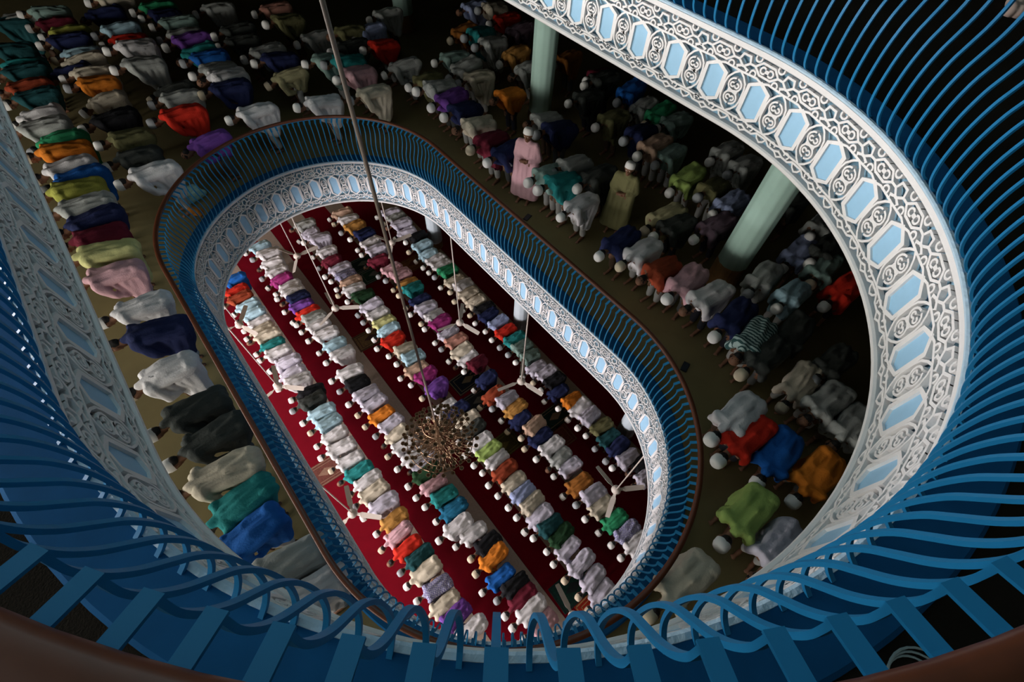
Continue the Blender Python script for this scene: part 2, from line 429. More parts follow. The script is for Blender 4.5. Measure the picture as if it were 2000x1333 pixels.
# ------------------------------------------------------------------ small prayer rugs
rug_specs = [(-8.63, 2.18, (0.01, 0.025, 0.02), (0.10, 0.13, 0.10), 'dark green patterned prayer rug at the far end'), (-7.9, 2.25, (0.015, 0.06, 0.035), (0.16, 0.17, 0.15), 'green prayer rug with pale border beside the dark green one'),
    (-1.9, 2.30, (0.01, 0.012, 0.02), (0.20, 0.15, 0.08), 'black prayer rug with tan border right of the chandelier'), (-1.05, 2.15, (0.02, 0.02, 0.022), (0.15, 0.13, 0.10), 'charcoal prayer rug with grey border near the chandelier'),
    (0.67, 1.75, (0.07, 0.045, 0.008), (0.16, 0.10, 0.02), 'dark gold prayer rug between third and fourth rows'), (0.95, 3.72, (0.01, 0.03, 0.02), (0.25, 0.16, 0.09), 'dark green prayer rug with tan medallion'),
    (1.58, 3.2, (0.10, 0.018, 0.012), (0.16, 0.07, 0.03), 'rust red prayer rug with double brown border'), (-7.42, 3.74, (0.20, 0.075, 0.02), (0.12, 0.03, 0.01), 'orange brown prayer rug by the farthest column'),
    (4.9, 0.75, (0.012, 0.055, 0.04), (0.02, 0.03, 0.03), 'plain dark green prayer rug beside the nearest fan'), (5.62, 1.02, (0.42, 0.03, 0.012), (0.55, 0.30, 0.12), 'bright red prayer rug with gold flecks near the railing'),
    (-2.04, -2.85, (0.12, 0.035, 0.025), (0.22, 0.12, 0.08), 'brown prayer rug left of the first row'), (-5.39, 0.63, (0.14, 0.08, 0.03), (0.05, 0.02, 0.02), 'brown floral prayer rug beyond the second row')]
for i, (x, y, c1, c2, lab) in enumerate(rug_specs):
    A = mat('rug_field_%d' % i, c1, 0.95, 22, 0.8); B = mat('rug_border_%d' % i, c2, 0.95, 30, 0.4)
    root = box('prayer_rug', -0.36, 0.36, -0.58, 0.58, 0, 0.012, A, None, (x, y, 0.018), random.uniform(-0.06, 0.06)); tag(root, lab, 'rug')
    fr = []
    for (a, b, t) in ((0.34, 0.56, 0.03), (0.25, 0.44, 0.02)):
        fr += [box_vf(-a, a, b - t, b, 0.012, 0.016), box_vf(-a, a, -b, -b + t, 0.012, 0.016), box_vf(-a, -a + t, -b, b, 0.012, 0.016), box_vf(a - t, a, -b, b, 0.012, 0.016)]
    link('rug_border', mesh('rug_border', *join_vf(fr)), root, (B,))
    dm = [(0, 0.26, 0.016), (0.13, 0, 0.016), (0, -0.26, 0.016), (-0.13, 0, 0.016)]
    link('rug_medallion', mesh('rug_medallion', dm, [(0, 1, 2, 3)]), root, (B,))

# ------------------------------------------------------------------ ceiling fans on long rods
FANS = [(-6.88, -2.59, 2.00, -1.71, 'cream ceiling fan at left edge, nearest the blue and red clad persons'), (-4.17, -2.58, 2.00, 0.80, 'cream ceiling fan hanging left of the first row'),
    (0.11, -2.70, 1.70, 0.75, 'cream ceiling fan low beside the first row, near the lower left rail'), (-8.44, 0.05, 2.00, 1.51, 'farthest cream ceiling fan below the far curve'),
    (-5.66, 0.00, 2.00, 0.96, 'cream ceiling fan over the strip between second and third rows'), (-7.02, 2.91, 2.00, 1.45, 'shaded ceiling fan beside the chandelier cable'),
    (-2.78, 2.76, 2.00, 0.29, 'shaded ceiling fan between the two middle pale columns'), (0.01, 2.93, 2.00, 0.26, 'shaded ceiling fan right of the middle pale column'),
    (3.93, 2.81, 2.00, 0.98, 'brown shaded ceiling fan at the lower right'), (5.28, 0.06, 1.70, 2.93, 'nearest cream ceiling fan by the red prayer rug')]
hub_me = mesh('fan_hub', *lathe_vf([(0.03, 0.10), (0.07, 0.08), (0.115, 0.03), (0.125, -0.02), (0.10, -0.07), (0.05, -0.09)], 20), smooth=True); hub_me.materials.append(M_fan)
bv = []; bf = []
prof = [(0.10, 0.028), (0.18, 0.035), (0.24, 0.062), (0.50, 0.060), (0.72, 0.055), (0.745, 0.045)]
for r, hw in prof:
    tw = 0.022
    for y, z in ((-hw, -tw), (hw, tw), (hw, tw + 0.008), (-hw, -tw + 0.008)): bv.append((r, y, z))
for i in range(len(prof) - 1):
    for k in range(4): bf.append((i * 4 + k, i * 4 + (k + 1) % 4, i * 4 + 4 + (k + 1) % 4, i * 4 + 4 + k))
bf += [(0, 1, 2, 3), tuple(range(len(bv) - 4, len(bv)))]
blade_me = mesh('fan_blade', bv, bf); blade_me.materials.append(M_fan)
for x, y, z, a, lab in FANS:
    root = link('ceiling_fan', None, None, (), (x, y, z)); tag(root, lab, 'fan', 'ceiling fans round the opening')
    link('fan_hub', hub_me, root)
    for k in range(3): link('fan_blade', blade_me, root, (), (0, 0, 0), a + k * 2 * PI / 3)
    L_ = Z_Bb + 0.02 - z
    link('fan_rod', mesh('fan_rod', *lathe_vf([(0.016, 0.08), (0.016, L_)], 8), smooth=True), root, (M_fan,))
    link('fan_canopy', mesh('fan_canopy', *lathe_vf([(0.03, L_ - 0.12), (0.07, L_ - 0.05), (0.075, L_)], 14), smooth=True), root, (M_fan,))

# ------------------------------------------------------------------ chandelier on its long cable
ch = link('chandelier', None, None, (), (0.66, -0.17, 3.85)); tag(ch, 'large brass chandelier of many small rings hanging over the red carpet', 'chandelier')
link('suspension_cable', mesh('cable', *lathe_vf([(0.022, 1.0), (0.022, 12.9)], 8), smooth=True), ch, (M_cable,))
link('centre_stem', mesh('stem', *lathe_vf([(0.02, 1.1), (0.05, 1.0), (0.03, 0.8), (0.08, 0.6), (0.04, 0.4), (0.11, 0.2), (0.05, 0.0), (0.12, -0.15), (0.06, -0.35), (0.01, -0.45)], 14), smooth=True), ch, (M_brass,))
def torus_vf(R, r, c, n=12, m_=5):
    v = []; f = []
    for i in range(n):
        a = 2 * PI * i / n
        for j in range(m_):
            b = 2 * PI * j / m_; v.append((c[0] + (R + r * math.cos(b)) * math.cos(a), c[1] + (R + r * math.cos(b)) * math.sin(a), c[2] + r * math.sin(b)))
    for i in range(n):
        for j in range(m_): f.append((i * m_ + j, ((i + 1) % n) * m_ + j, ((i + 1) % n) * m_ + (j + 1) % m_, i * m_ + (j + 1) % m_))
    return v, f
arm_cache = {}
for tier, (R, z, n) in enumerate(((0.22, 0.90, 8), (0.40, 0.66, 14), (0.58, 0.40, 18), (0.74, 0.14, 24), (0.84, -0.12, 26), (0.66, -0.34, 20), (0.42, -0.50, 12))):
    pts = [(0.04, 0, z - 0.10), (R * 0.35, 0, z - 0.20), (R * 0.7, 0, z - 0.16), (R * 0.95, 0, z - 0.06), (R, 0, z + 0.02)]
    parts = [tube_vf(pts, 0.006, 5)]
    # scrolls on the arm
    for q, s in ((0.45, 0.05), (0.72, 0.04)):
        parts.append(tube_vf([(R * q + s * math.cos(t), 0, z - 0.12 + s * math.sin(t)) for t in [k * 0.8 for k in range(8)]], 0.006, 4))
    a_me = mesh('chandelier_arm', *join_vf(parts)); a_me.materials.append(M_brass)
    c_me = mesh('candle_cup', *join_vf([lathe_vf([(0.010, z), (0.046, z + 0.035), (0.050, z + 0.055), (0.040, z + 0.055), (0.034, z + 0.04), (0.008, z + 0.01)], 12, R, 0)])); c_me.materials.append(M_brass)
    for k in range(n):
        az = 2 * PI * (k + 0.5 * (tier % 2)) / n + random.uniform(-0.05, 0.05)
        am = link('chandelier_arm', a_me, ch, (), (0, 0, 0), az)
        link('candle_cup', c_me, am)
for R, z in ((0.30, 0.8), (0.55, 0.3), (0.75, -0.1), (0.5, -0.45)):
    link('chandelier_hoop', mesh('hoop', *torus_vf(R, 0.010, (0, 0, z), 40, 5)), ch, (M_brass,))

# ------------------------------------------------------------------ people: one continuous body per pose, clothes as children
def capsule(bm, a, b, ra, rb, n=10):
    a, b = Vector(a), Vector(b); d = b - a; L_ = d.length
    if L_ < 1e-5: d = Vector((0, 0, 1))
    q = d.normalized().to_track_quat('Z', 'Y'); rings = []
    for t, c, r, sg in ([(-PI / 2 + PI / 2 * i / 3, a, ra, 0) for i in range(4)] + [(PI / 2 * i / 3, b, rb, 0) for i in range(4)]):
        rr = r * math.cos(t); zz = r * math.sin(t)
        rings.append([bm.verts.new(c + q @ Vector((max(rr, 1e-4) * math.cos(2 * PI * k / n), max(rr, 1e-4) * math.sin(2 * PI * k / n), zz))) for k in range(n)])
    for i in range(len(rings) - 1):
        for k in range(n): bm.faces.new((rings[i][k], rings[i][(k + 1) % n], rings[i + 1][(k + 1) % n], rings[i + 1][k]))
    bm.faces.new(rings[0][::-1]); bm.faces.new(rings[-1])
def ellipsoid(bm, c, r, rot=0.0):
    M = Matrix.Translation(c) @ Matrix.Rotation(rot, 4, 'Y') @ Matrix.Diagonal((*r, 1))
    bmesh.ops.create_uvsphere(bm, u_segments=14, v_segments=10, radius=1.0, matrix=M)
def fuse(name, build, voxel, ratio, M, disp=0.0, dfreq=6.0, smooth_it=2, seed=0.0):
    bm = bmesh.new(); build(bm); me = bpy.data.meshes.new(name + '_raw'); bm.to_mesh(me); bm.free()
    o = bpy.data.objects.new(name + '_raw', me); COL.objects.link(o)
    md = o.modifiers.new('r', 'REMESH'); md.mode = 'VOXEL'; md.voxel_size = voxel; md.use_smooth_shade = True
    if smooth_it:
        ms = o.modifiers.new('s', 'SMOOTH'); ms.iterations = smooth_it; ms.factor = 0.5
    if ratio < 1:
        mdc = o.modifiers.new('d', 'DECIMATE'); mdc.ratio = ratio
    dg = bpy.context.evaluated_depsgraph_get(); out = bpy.data.meshes.new_from_object(o.evaluated_get(dg))
    bpy.data.objects.remove(o); bpy.data.meshes.remove(me)
    if disp:
        for vtx in out.vertices:
            c = vtx.co; nn = vtx.normal
            s = noise.noise(Vector((c.x * dfreq * 0.45 + seed, c.y * dfreq * 1.7, c.z * dfreq * 0.6)))
            s2 = noise.noise(Vector((c.x * dfreq * 2.2 + 9 + seed, c.y * dfreq * 2.4, c.z * 2 + seed)))
            vtx.co = c + nn * disp * (s * 1.3 + 0.5 * s2)
    out.name = name; out.materials.clear(); out.materials.append(M)
    for p in out.polygons: p.use_smooth = True
    return out

def hand(bm, w_, d_, side, s=1.0):
    """palm and five bent fingers from wrist w_ pointing along d_ (down over the knee)"""
    w_ = Vector(w_); d_ = Vector(d_).normalized(); y = Vector((0, side, 0)); y = (y - d_ * y.dot(d_)).normalized(); n = d_.cross(y)
    if n.x < 0: n = -n
    for k in (-1.2, -0.4, 0.4, 1.2): capsule(bm, w_, w_ + d_ * 0.075 + y * k * 0.017, 0.019, 0.015, 8)
    for k, L_ in ((-1.5, 0.055), (-0.5, 0.070), (0.5, 0.075), (1.5, 0.066)):
        a = w_ + d_ * 0.08 + y * k * 0.0185; b = a + d_ * L_ * 0.55 + n * 0.004; c = b + d_ * L_ * 0.4 - n * 0.022
        capsule(bm, a, b, 0.0095, 0.0088, 8); capsule(bm, b, c, 0.0088, 0.0075, 8)
    a = w_ + d_ * 0.02 - y * 0.02; b = a - y * 0.033 + d_ * 0.028; c = b - y * 0.008 + d_ * 0.028
    capsule(bm, a, b, 0.012, 0.0105, 8); capsule(bm, b, c, 0.0105, 0.0085, 8)

def head(bm, c, crown, face):
    """c centre, crown unit vector, face unit vector (where the face looks)"""
    c, u, f_ = Vector(c), Vector(crown).normalized(), Vector(face).normalized(); r = u.cross(f_)
    capsule(bm, c + u * 0.035 - f_ * 0.012, c - u * 0.005 + f_ * 0.01, 0.088, 0.082, 14)
    capsule(bm, c - u * 0.055 + f_ * 0.045, c - u * 0.085 + f_ * 0.06, 0.048, 0.034, 12)
    capsule(bm, c + u * 0.012 + f_ * 0.082, c - u * 0.022 + f_ * 0.105, 0.009, 0.014, 8)      # nose
    capsule(bm, c - u * 0.052 + f_ * 0.086 - r * 0.018, c - u * 0.052 + f_ * 0.086 + r * 0.018, 0.008, 0.008, 8)  # lips
    for s in (1, -1):
        capsule(bm, c + u * 0.020 + f_ * 0.078 + r * s * 0.018, c + u * 0.020 + f_ * 0.066 + r * s * 0.048, 0.011, 0.009, 8)   # brow
        capsule(bm, c + u * 0.012 + r * s * 0.086, c - u * 0.028 + r * s * 0.082, 0.016, 0.011, 8)  # ears
def legs(bm, hip, knee, ank, s=1.0):
    for sd in (1, -1):
        h = (hip[0], sd * 0.085, hip[1]); k = (knee[0], sd * 0.095, knee[1]); a = (ank[0], sd * 0.10, ank[1])
        capsule(bm, h, k, 0.082, 0.056); capsule(bm, k, a, 0.054, 0.036)
        capsule(bm, (ank[0] - 0.035, sd * 0.10, 0.035), (ank[0] + 0.06, sd * 0.105, 0.045), 0.034, 0.034)
        capsule(bm, (ank[0] + 0.06, sd * 0.105, 0.035), (ank[0] + 0.15, sd * 0.112, 0.022), 0.036, 0.022)
        for t in range(5): capsule(bm, (ank[0] + 0.15, sd * (0.09 + t * 0.013), 0.02), (ank[0] + 0.185 - abs(t - 1) * 0.007, sd * (0.09 + t * 0.014), 0.014), 0.012, 0.010, 6)
# bowing poses: hip, shoulder, head positions (x forward)
POSES = [dict(hx=-0.20, hz=0.93, sx=0.36, sz=1.00, nx=0.47, hdx=0.60, hdz=0.96, cr=(0.93, 0, -0.30), fc=(-0.30, 0, -0.95), kx=0.02),
         dict(hx=-0.22, hz=0.92, sx=0.33, sz=1.06, nx=0.44, hdx=0.57, hdz=1.03, cr=(0.90, 0, -0.10), fc=(-0.10, 0, -1.0), kx=0.00),
         dict(hx=-0.18, hz=0.92, sx=0.36, sz=0.93, nx=0.46, hdx=0.57, hdz=0.85, cr=(0.82, 0, -0.55), fc=(-0.55, 0, -0.82), kx=0.04)]
def bow_body(P):
    def b(bm):
        legs(bm, (P['hx'], P['hz'] - 0.02), (P['kx'], 0.50), (-0.05, 0.085))
        for y in (-0.075, 0, 0.075):
            capsule(bm, (P['hx'], y, P['hz'] - 0.02), (0.08, y * 0.9, (P['hz'] + P['sz']) / 2 - 0.02), 0.095, 0.080)
            capsule(bm, (0.08, y, (P['hz'] + P['sz']) / 2 - 0.02), (P['sx'] - 0.06, y * 1.2, P['sz'] - 0.04), 0.080, 0.070)
        capsule(bm, (P['sx'] - 0.01, -0.11, P['sz'] - 0.03), (P['sx'] - 0.01, 0.11, P['sz'] - 0.03), 0.058, 0.058)
        capsule(bm, (P['sx'], 0, P['sz'] + 0.01), (P['hdx'] - 0.06, 0, P['hdz'] + 0.01), 0.058, 0.055)
        head(bm, (P['hdx'], 0, P['hdz']), P['cr'], P['fc'])
        for s in (1, -1):
            sh = (P['sx'], s * 0.150, P['sz'] - 0.03); el = (P['sx'] - 0.10, s * 0.195, P['sz'] - 0.27); wr = (P['kx'] + 0.07, s * 0.135, 0.56)
            capsule(bm, sh, el, 0.044, 0.036); capsule(bm, el, wr, 0.038, 0.026)
            hand(bm, wr, (-0.02 - 0.15 * 0, -s * 0.1, -0.95), s)
    return b
def bow_tunic(P, length, loose):
    """loose shirt or long kurta draped over the bowed back; the hem hangs from hips and belly"""
    def b(bm):
        for y in (-0.12, -0.07, 0.0, 0.07, 0.12):
            k = 1.0 - 0.22 * abs(y) / 0.12
            capsule(bm, (P['hx'] - 0.02, y * 0.95, P['hz']), (0.08, y, (P['hz'] + P['sz']) / 2 + 0.02), 0.125 * k + 0.01, 0.120 * k)
            capsule(bm, (0.08, y, (P['hz'] + P['sz']) / 2 + 0.02), (P['sx'] - 0.05, y, P['sz'] - 0.01), 0.120 * k, 0.105 * k)
        capsule(bm, (P['sx'] - 0.02, -0.155, P['sz'] - 0.005), (P['sx'] - 0.02, 0.155, P['sz'] - 0.005), 0.088, 0.088)
        # neck opening collar
        capsule(bm, (P['sx'], 0, P['sz'] + 0.01), (P['sx'] + 0.085, 0, P['sz'] + 0.012), 0.075, 0.066)
        for s in (1, -1):
            sh = (P['sx'] - 0.01, s * 0.165, P['sz'] - 0.02); el = (P['sx'] - 0.10, s * 0.205, P['sz'] - 0.27); wr = (P['kx'] + 0.085, s * 0.165, 0.62)
            capsule(bm, sh, el, 0.080, 0.064)
            capsule(bm, el, wr if loose > 0 else (el[0], el[1], el[2] - 0.02), 0.068, 0.050)
            # skirt at the back of the legs and side panels
            capsule(bm, (P['hx'] - 0.01, s * 0.085, P['hz']), (-0.10, s * 0.105, length), 0.135, 0.115)
            capsule(bm, (P['hx'] + 0.10, s * 0.13, P['hz'] - 0.05), (0.00, s * 0.13, length + 0.04), 0.085, 0.085)
        # front panel hanging from the belly
        for y in (-0.13, -0.05, 0.05, 0.13):
            capsule(bm, (0.18, y, P['sz'] - 0.10), (0.06, y, length + 0.08), 0.055, 0.050)
            capsule(bm, (0.02, y, P['sz'] - 0.10), (0.00, y, length + 0.05), 0.07, 0.06)
    return b
def trousers(P, hem=0.16):
    def b(bm):
        for s in (1, -1):
            capsule(bm, (P['hx'], s * 0.085, P['hz'] - 0.03), (P['kx'], s * 0.095, 0.50), 0.105, 0.080)
            capsule(bm, (P['kx'], s * 0.095, 0.50), (-0.05, s * 0.10, hem), 0.078, 0.070)
    return b
M_base = mat('cloth_base', (0.5, 0.5, 0.5))
body_me = [fuse('body', bow_body(P), 0.0085, 0.16, M_skin, smooth_it=1) for P in POSES]
tunic_me = []
for i, P in enumerate(POSES):
    tunic_me.append((fuse('tunic', bow_tunic(P, 0.36, 1), 0.018, 0.40, M_base, 0.030, 7.0, 3, i * 5.0), fuse('shirt', bow_tunic(P, 0.66, 1), 0.018, 0.40, M_base, 0.026, 8.0, 3, 40 + i * 5.0), fuse('tunic', bow_tunic(P, 0.50, 1), 0.018, 0.40, M_base, 0.036, 6.0, 3, 80 + i * 5.0)))
trouser_me = [fuse('trousers', trousers(P), 0.022, 0.45, M_base, 0.010, 9.0, 2, i) for i, P in enumerate(POSES)]
def crown_cap(P, r0, r1, h, name, M, back=0.0):
    """round prayer cap (or hair) sitting on the crown, built about the crown axis"""
    uu = Vector(P['cr']).normalized(); ff = Vector(P['fc']).normalized(); u = (uu - ff * 0.42).normalized(); q = u.to_track_quat('Z', 'Y'); c = Vector((P['hdx'], 0, P['hdz'])) + uu * 0.012 - ff * 0.004
    v = []; f = []; n = 18
    prof = [(r0 * 0.98, 0.0), (r0, 0.006), (r0, h * 0.55), (r1, h * 0.86), (r1 * 0.80, h), (r1 * 0.3, h * 1.05)]
    for r, z in prof:
        for k in range(n): v.append(c + q @ Vector((r * math.cos(2 * PI * k / n), r * math.sin(2 * PI * k / n) , z)))
    for i in range(len(prof) - 1):
        for k in range(n): f.append((i * n + k, i * n + (k + 1) % n, (i + 1) * n + (k + 1) % n, (i + 1) * n + k))
    f.append(tuple(range(len(v) - n, len(v))))
    me = mesh(name, v, f, True); me.materials.append(M); return me
M_cap = mat('white_cap_cloth', (0.86, 0.83, 0.80), 0.85)
cap_me = [crown_cap(P, 0.098, 0.084, 0.118, 'cap', M_cap) for P in POSES]
def hair_build(P):
    u = Vector(P['cr']).normalized(); b_ = -Vector(P['fc']).normalized(); c = Vector((P['hdx'], 0, P['hdz']))
    def b(bm):
        capsule(bm, c + u * 0.030 + b_ * 0.012, c - u * 0.02 + b_ * 0.034, 0.090, 0.070, 12)
    return b
hair_me = [fuse('hair', hair_build(P), 0.012, 0.5, M_hair, 0.004, 30, 1) for P in POSES]

# ---- cloth colours
CLOTH = dict(wh=((0.70, 0.67, 0.68), 'white'), lv=((0.58, 0.54, 0.64), 'pale lavender'), cr=((0.62, 0.54, 0.42), 'cream'), gy=((0.42, 0.43, 0.41), 'pale grey'), gg=((0.26, 0.38, 0.34), 'grey green'),
    bk=((0.010, 0.010, 0.013), 'black'), dk=((0.05, 0.055, 0.05), 'charcoal'), nv=((0.015, 0.022, 0.085), 'navy'), bl=((0.01, 0.12, 0.46), 'bright blue'), pw=((0.36, 0.42, 0.66), 'periwinkle'),
    sb=((0.42, 0.62, 0.72), 'sky blue'), tl=((0.02, 0.25, 0.25), 'teal'), bt=((0.01, 0.13, 0.24), 'deep blue green'), dt=((0.012, 0.075, 0.085), 'dark teal'), gn=((0.03, 0.30, 0.13), 'green'),
    dg=((0.015, 0.055, 0.02), 'dark green'), lg=((0.38, 0.52, 0.14), 'lime green'), yg=((0.42, 0.42, 0.08), 'yellow green'), ye=((0.62, 0.60, 0.26), 'pale yellow'), ol=((0.17, 0.16, 0.07), 'olive'),
    cl=((0.40, 0.36, 0.20), 'khaki'), oc=((0.52, 0.25, 0.06), 'ochre'), ob=((0.34, 0.12, 0.02), 'orange brown'), **{'or': ((0.75, 0.22, 0.02), 'orange')}, rd=((0.66, 0.025, 0.01), 'red'), br=((0.34, 0.055, 0.02), 'brick red'),
    mr=((0.16, 0.012, 0.03), 'maroon'), mg=((0.34, 0.03, 0.18), 'magenta'), pk=((0.62, 0.36, 0.40), 'pink'), sm=((0.56, 0.26, 0.20), 'salmon'), tn=((0.55, 0.36, 0.26), 'tan'), pu=((0.18, 0.06, 0.34), 'purple'), mv=((0.14, 0.09, 0.12), 'mauve'),
    ck=((0.5, 0.5, 0.62), 'checked blue and white'), st=((0.40, 0.52, 0.50), 'grey green striped'))
CM = {}
for k, (c, nm) in CLOTH.items(): CM[k] = mat('cloth_' + nm.replace(' ', '_'), c, 0.88, 7, 0.07, 0.25, 45)
def patterned(k, dark, scale, kind):
    M = CM[k]; nt = M.node_tree; b = nt.nodes['Principled BSDF']; tc = nt.nodes.new('ShaderNodeTexCoord')
    if kind == 'ck':
        t = nt.nodes.new('ShaderNodeTexChecker'); t.inputs['Scale'].default_value = scale; t.inputs[1].default_value = (*CLOTH[k][0], 1); t.inputs[2].default_value = (*dark, 1)
        nt.links.new(tc.outputs['Object'], t.inputs[0]); nt.links.new(t.outputs[0], b.inputs['Base Color'])
    else:
        t = nt.nodes.new('ShaderNodeTexWave'); t.bands_direction = 'X'; t.inputs['Scale'].default_value = scale; r = nt.nodes.new('ShaderNodeValToRGB')
        r.color_ramp.interpolation = 'CONSTANT'; r.color_ramp.elements[0].color = (*dark, 1); r.color_ramp.elements[1].position = 0.45; r.color_ramp.elements[1].color = (*CLOTH[k][0], 1)
        nt.links.new(tc.outputs['Object'], t.inputs[0]); nt.links.new(t.outputs[0], r.inputs[0]); nt.links.new(r.outputs[0], b.inputs['Base Color'])
patterned('ck', (0.16, 0.14, 0.34), 34, 'ck'); patterned('st', (0.03, 0.08, 0.08), 5.5, 'st')
TR = [mat('trousers_dark', (0.02, 0.02, 0.03), 0.9), mat('trousers_white', (0.5, 0.48, 0.47), 0.9), mat('trousers_grey', (0.10, 0.10, 0.10), 0.9), mat('trousers_brown', (0.10, 0.06, 0.04), 0.9)]
CAPM = [M_cap, M_cap, M_cap, M_cap, mat('cream_cap_cloth', (0.62, 0.52, 0.38), 0.85), mat('grey_cap_cloth', (0.35, 0.36, 0.38), 0.85)]
def setmat(o, M):
    o.material_slots[0].link = 'OBJECT'; o.material_slots[0].material = M
ORD = 'first second third fourth fifth sixth seventh eighth ninth tenth eleventh twelfth thirteenth fourteenth fifteenth sixteenth seventeenth eighteenth nineteenth'.split()
def ordw(n):
    if n <= 19: return ORD[n - 1]
    t, u = divmod(n, 10); T = {2: 'twent', 3: 'thirt', 4: 'fort'}[t]
    return T + 'ieth' if u == 0 else T + 'y-' + ORD[u - 1]
def bower(x, y, z, code, rnd, cap=True):
    p = rnd.choice((0, 0, 1, 2)); s = rnd.uniform(0.95, 1.05); a = -PI / 2 + rnd.uniform(-0.13, 0.13)
    dx, dy = math.cos(a), math.sin(a)
    body = link('person', body_me[p], None, (), (x - dx * 0.08 * s, y - dy * 0.08 * s, z), a); body.scale = (s, s * rnd.uniform(0.89, 0.98), s)
    light = code in ('wh', 'lv', 'cr', 'sb', 'pk', 'gy', 'ye', 'lg', 'gg', 'tn')
    kind = rnd.choice((0, 2, 2, 0, 1)) if light else rnd.choice((1, 2, 1, 0))
    t = link('tunic' if kind != 1 else 'shirt', tunic_me[p][kind], body); setmat(t, CM[code])
    tr = link('trousers', trouser_me[p], body); setmat(tr, TR[1] if light and rnd.random() < 0.55 else rnd.choice(TR))
    link('hair', hair_me[p], body)
    if cap:
        c = link('cap', cap_me[p], body); setmat(c, rnd.choice(CAPM))
    return body
GROUND = """-9.87,-2.02,bl -9.33,-2.18,rd -8.92,-2.21,br -8.48,-2.13,sb -8.03,-2.13,sb -7.57,-2.11,wh -7.22,-2.16,cr -6.88,-2.13,cr -6.45,-2.16,tl -6.07,-2.15,wh -5.53,-2.07,lv -5.04,-2.12,lv -4.70,-2.13,wh -4.09,-2.00,bk -3.82,-2.11,dk -3.28,-2.04,sb -2.89,-2.06,sb -2.42,-2.09,wh -1.95,-2.12,wh -1.48,-2.11,wh -1.03,-2.08,tl -0.64,-2.02,wh -0.26,-2.05,cr 0.17,-2.00,lv 0.68,-2.00,oc 1.05,-2.11,pk 1.50,-2.10,rd 1.87,-2.01,dt 2.25,-2.03,cr 2.72,-2.05,ck 3.15,-2.10,cr 3.51,-2.06,pu 3.97,-1.92,wh
-10.87,-0.69,sb -10.21,-0.60,wh -9.77,-0.65,wh -9.30,-0.71,wh -8.87,-0.74,mg -8.39,-0.64,wh -8.04,-0.70,wh -7.72,-0.68,nv -7.34,-0.72,pu -6.89,-0.69,rd -6.58,-0.65,gy -6.26,-0.65,wh -5.76,-0.62,wh -5.24,-0.59,sb -4.73,-0.60,wh -3.96,-0.72,wh -3.51,-0.76,bk -2.98,-0.74,lv -2.58,-0.68,lv -2.12,-0.71,or -1.71,-0.63,lv -1.33,-0.65,cr -0.91,-0.68,wh -0.40,-0.67,wh -0.11,-0.48,lv 0.21,-0.64,dg 0.59,-0.70,pk 1.00,-0.65,tl 1.45,-0.62,bt 1.89,-0.79,wh 2.28,-0.58,wh 2.73,-0.47,bk 3.06,-0.53,or 3.54,-0.68,bl 3.92,-0.54,bk 4.25,-0.55,mr 4.57,-0.55,wh 4.95,-0.54,pk
-10.88,1.16,gy -10.39,1.11,lv -9.80,1.22,lv -9.14,1.16,wh -8.62,1.08,mr -7.98,1.11,lv -7.62,1.10,ck -7.23,1.13,tn -6.86,1.04,wh -6.41,1.12,dg -5.86,1.16,lv -5.42,1.14,wh -4.99,1.12,ye -4.62,1.08,sb -4.19,0.98,rd -3.63,1.07,cr -3.23,1.11,sb -2.79,0.97,tn -2.45,1.09,mg -1.87,1.12,pu -1.13,0.92,wh -0.83,1.13,nv -0.38,1.23,cr -0.02,1.16,dk 0.42,1.08,wh 0.79,1.10,lg 1.14,1.10,wh 1.53,1.09,br 1.93,1.09,cr 2.32,1.07,pw 2.68,1.09,cr 3.07,1.06,lv 3.42,1.09,dt 3.79,1.18,dg 4.13,1.10,lv 4.60,1.11,lv 5.05,1.10,lv 5.43,1.07,lv
-10.58,2.61,tn -10.09,2.61,wh -9.61,2.61,oc -8.99,2.66,nv -8.50,2.64,wh -8.05,2.64,lv -7.53,2.43,mr -6.88,2.58,pk -6.41,2.65,pk -5.94,2.67,oc -5.60,2.65,tl -5.03,2.59,nv -4.62,2.57,lv -4.16,2.58,wh -3.85,2.61,mg -3.29,2.56,lv -2.88,2.59,sm -2.44,2.52,cr -2.11,2.52,wh -1.78,2.61,mr -1.14,2.52,nv -0.54,2.32,br -0.15,2.52,lv 0.24,2.56,oc 0.58,2.46,nv 1.04,2.61,tn 1.41,2.53,nv 1.83,2.60,wh 2.22,2.61,gy 2.58,2.63,lv 3.12,2.48,ob 3.56,2.55,lv 3.93,2.53,cr 4.42,2.56,gn 4.83,2.60,ck 5.20,2.58,wh
-9.43,4.12,lv -9.13,4.15,gy -8.62,4.11,lv -8.17,4.07,lv -7.64,4.21,bk -7.16,4.10,sb -6.69,4.06,sb -6.23,4.09,wh -5.87,4.12,wh -5.51,4.10,gn -5.00,4.05,cr -4.61,4.14,wh -4.21,4.08,cr -3.80,4.11,cr -3.35,4.14,bk -3.06,4.08,nv -2.60,4.15,pw -2.14,4.11,rd -1.69,4.14,tl -1.33,4.11,gg -0.92,4.11,gg -0.45,4.01,lv -0.10,4.13,lv 0.27,4.15,bk 0.62,3.99,nv 1.11,4.09,or 1.45,4.15,wh 1.85,4.12,lv 2.29,4.20,ol 2.69,4.12,dt 3.08,4.11,nv 3.47,4.05,lv 3.82,4.34,bk 4.15,4.08,lv"""
